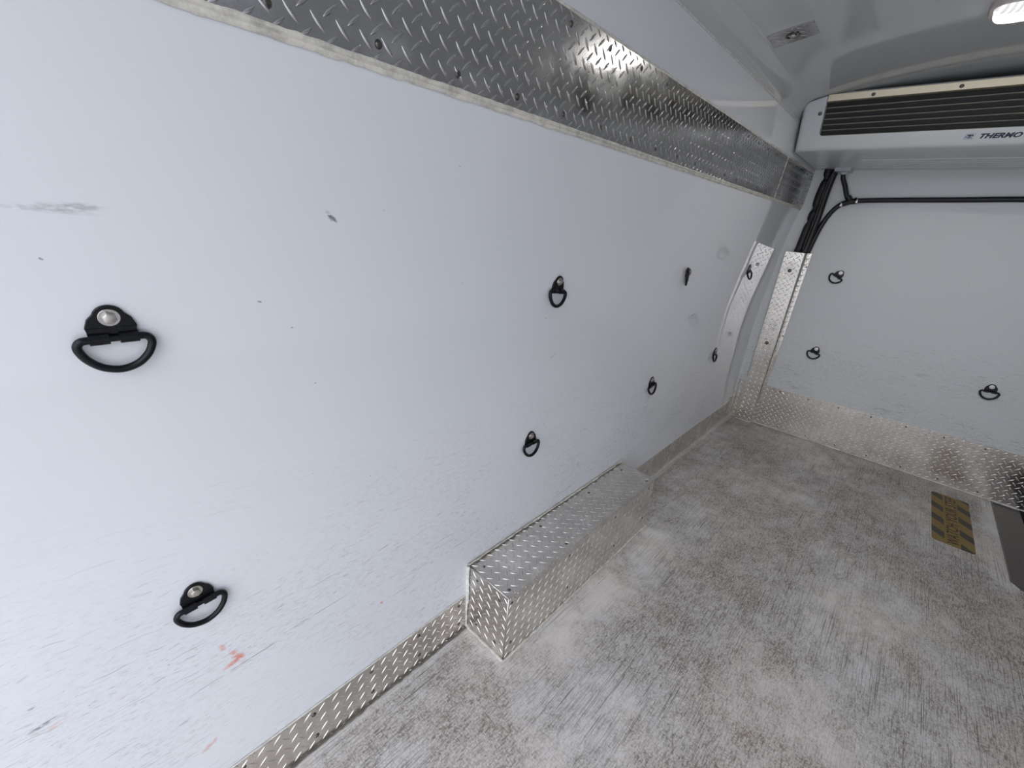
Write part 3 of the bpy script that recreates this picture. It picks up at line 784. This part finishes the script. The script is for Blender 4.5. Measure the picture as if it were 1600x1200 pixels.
# ------------------------------------------------------------------ ceiling anchor plate and dome lamp
cx, cy = .187, 1.762
zc = ceil_z(cx); sl = (ceil_z(cx+.06)-ceil_z(cx-.06))/.12
uu = Vector((1, 0, sl)).normalized(); nn = Vector((sl, 0, -1)).normalized(); vv = nn.cross(uu)
mw = Matrix(((uu.x, vv.x, nn.x, cx), (uu.y, vv.y, nn.y, cy), (uu.z, vv.z, nn.z, zc-.0025), (0, 0, 0, 1)))
cp = thing('ceiling_plate', 'small rectangular tread-plate patch with a recessed bolt on the grey ceiling', 'plate', None, mw=mw)
g = G(); lug_o = Vector((-.062, -.052, .002)); g.prism([(-.062, -.052), (.062, -.052), (.062, .052), (-.062, .052)], (0, 0, 0), (1, 0, 0), (0, 1, 0), (0, 0, 1), -.004, .002)
lugs(g, (-.062, -.052, .002), (1, 0, 0), (0, 1, 0), (0, 0, 1), .124, .104, .006, .006)
o = g.build('plate', 'diamond_dark', cp)
g = G()
n = 28; vs = []; fs = []
for r, z in ((.021, .0022), (.0195, .0042), (.0165, .0046), (.0145, .0030)):
    vs += [(r*math.cos(2*PI*i/n), r*math.sin(2*PI*i/n), z) for i in range(n)]
for k in range(3): fs += [(k*n+i, k*n+(i+1) % n, (k+1)*n+(i+1) % n, (k+1)*n+i) for i in range(n)]
g.add(vs, fs); g.build('collar', 'screw', cp, smooth=True)
g = G(); g.cyl((0, 0, .0022), (0, 0, 1), .0100, .0095, .0050, 6); g.build('bolt', 'steel', cp, bevel=.0006)

lx0, lx1, ly = .618, .898, 1.935
zl = ceil_z(.70)
lm = thing('dome_lamp', 'lit oblong LED lamp with clear lens on the ceiling before the cooling unit', 'lamp', (.758, ly, zl-.002))
bpy.context.view_layer.update()
def stadium(hx, hy, n=10):
    out = []
    for (sx, sy, a0) in ((1, 1, 0), (-1, 1, 90), (-1, -1, 180), (1, -1, 270)):
        r = min(hx, hy)*.62
        out += [(sx*(hx-r)+r*math.cos(math.radians(a0+90*k/n)), sy*(hy-r)+r*math.sin(math.radians(a0+90*k/n))) for k in range(n+1)]
    return out
def loft(levels, name, mat, parent, cap=True):
    rings = [[(x, y, z) for x, y in stadium(hx, hy)] for hx, hy, z in levels]; m = len(rings[0])
    vs = [p for r in rings for p in r]
    fs = [(a*m+k, a*m+(k+1) % m, (a+1)*m+(k+1) % m, (a+1)*m+k) for a in range(len(rings)-1) for k in range(m)]
    fs += [tuple(range(m)), tuple(range((len(rings)-1)*m, len(rings)*m))]
    return sharp(mk(name, vs, fs, mat, parent), 50)
hx = (lx1-lx0)/2
loft([(hx, .068, .006), (hx, .068, -.008), (hx-.003, .065, -.013), (hx-.012, .056, -.014)], 'base', 'lamp_base', lm)
loft([(hx-.011, .056, -.0135), (hx-.014, .053, -.022), (hx-.020, .047, -.028), (hx-.034, .033, -.031)], 'lens', 'lens', lm)

# ------------------------------------------------------------------ floor sticker and step edge
st = thing('floor_sticker', 'worn yellow and black striped WATCH YOUR STEP sticker on the floor', 'sticker', (1.164, 2.752, 0))
bpy.context.view_layer.update()
g = G(); pts = []
x0, x1, y0, y1, c = 1.092, 1.236, 2.480, 3.026, .014
for cx_, cy_, a0 in ((x1-c, y1-c, 0), (x0+c, y1-c, 90), (x0+c, y0+c, 180), (x1-c, y0+c, 270)):
    pts += [(cx_+c*math.cos(math.radians(a0+22.5*k)), cy_+c*math.sin(math.radians(a0+22.5*k))) for k in range(5)]
g.prism(pts, (0, 0, .0002), (1, 0, 0), (0, 1, 0), (0, 0, 1), 0, .0006); under(g.build('striped_film', 'sticker'), st)
text_mesh('lettering', 'WATCH YOUR STEP', .058, 'brown', Matrix(((0, -1, 0, 1.1845), (1, 0, 0, 2.497), (0, 0, 1, .00095), (0, 0, 0, 1))), st, 0, 1, .0001, .0006, .515)

sp_ = thing('step_plate', 'brown textured edging plate beside the floor sticker at the side-door step', 'step edging', (1.38, 2.75, 0))
bpy.context.view_layer.update()
g = G(); g.box((SX+.002, SY+.034, -.012), (SX+.105, L-.003, -.003)); under(g.build('tread', 'step', bevel=.001), sp_)
under(bead('sealant_bead', (SX+.002, SY+.03, -.001), (SX+.002, L-.006, -.001), (1, 0, 0), (0, 0, 1), .006, .0025, 'seald', None, 21, .5), sp_)
under(bead('sealant_bead', (SX+.002, SY+.03, -.001), (SX+.022, SY+.001, -.001), (1, 0, 0), (0, 0, 1), .006, .0025, 'seal', None, 22, .5), sp_)
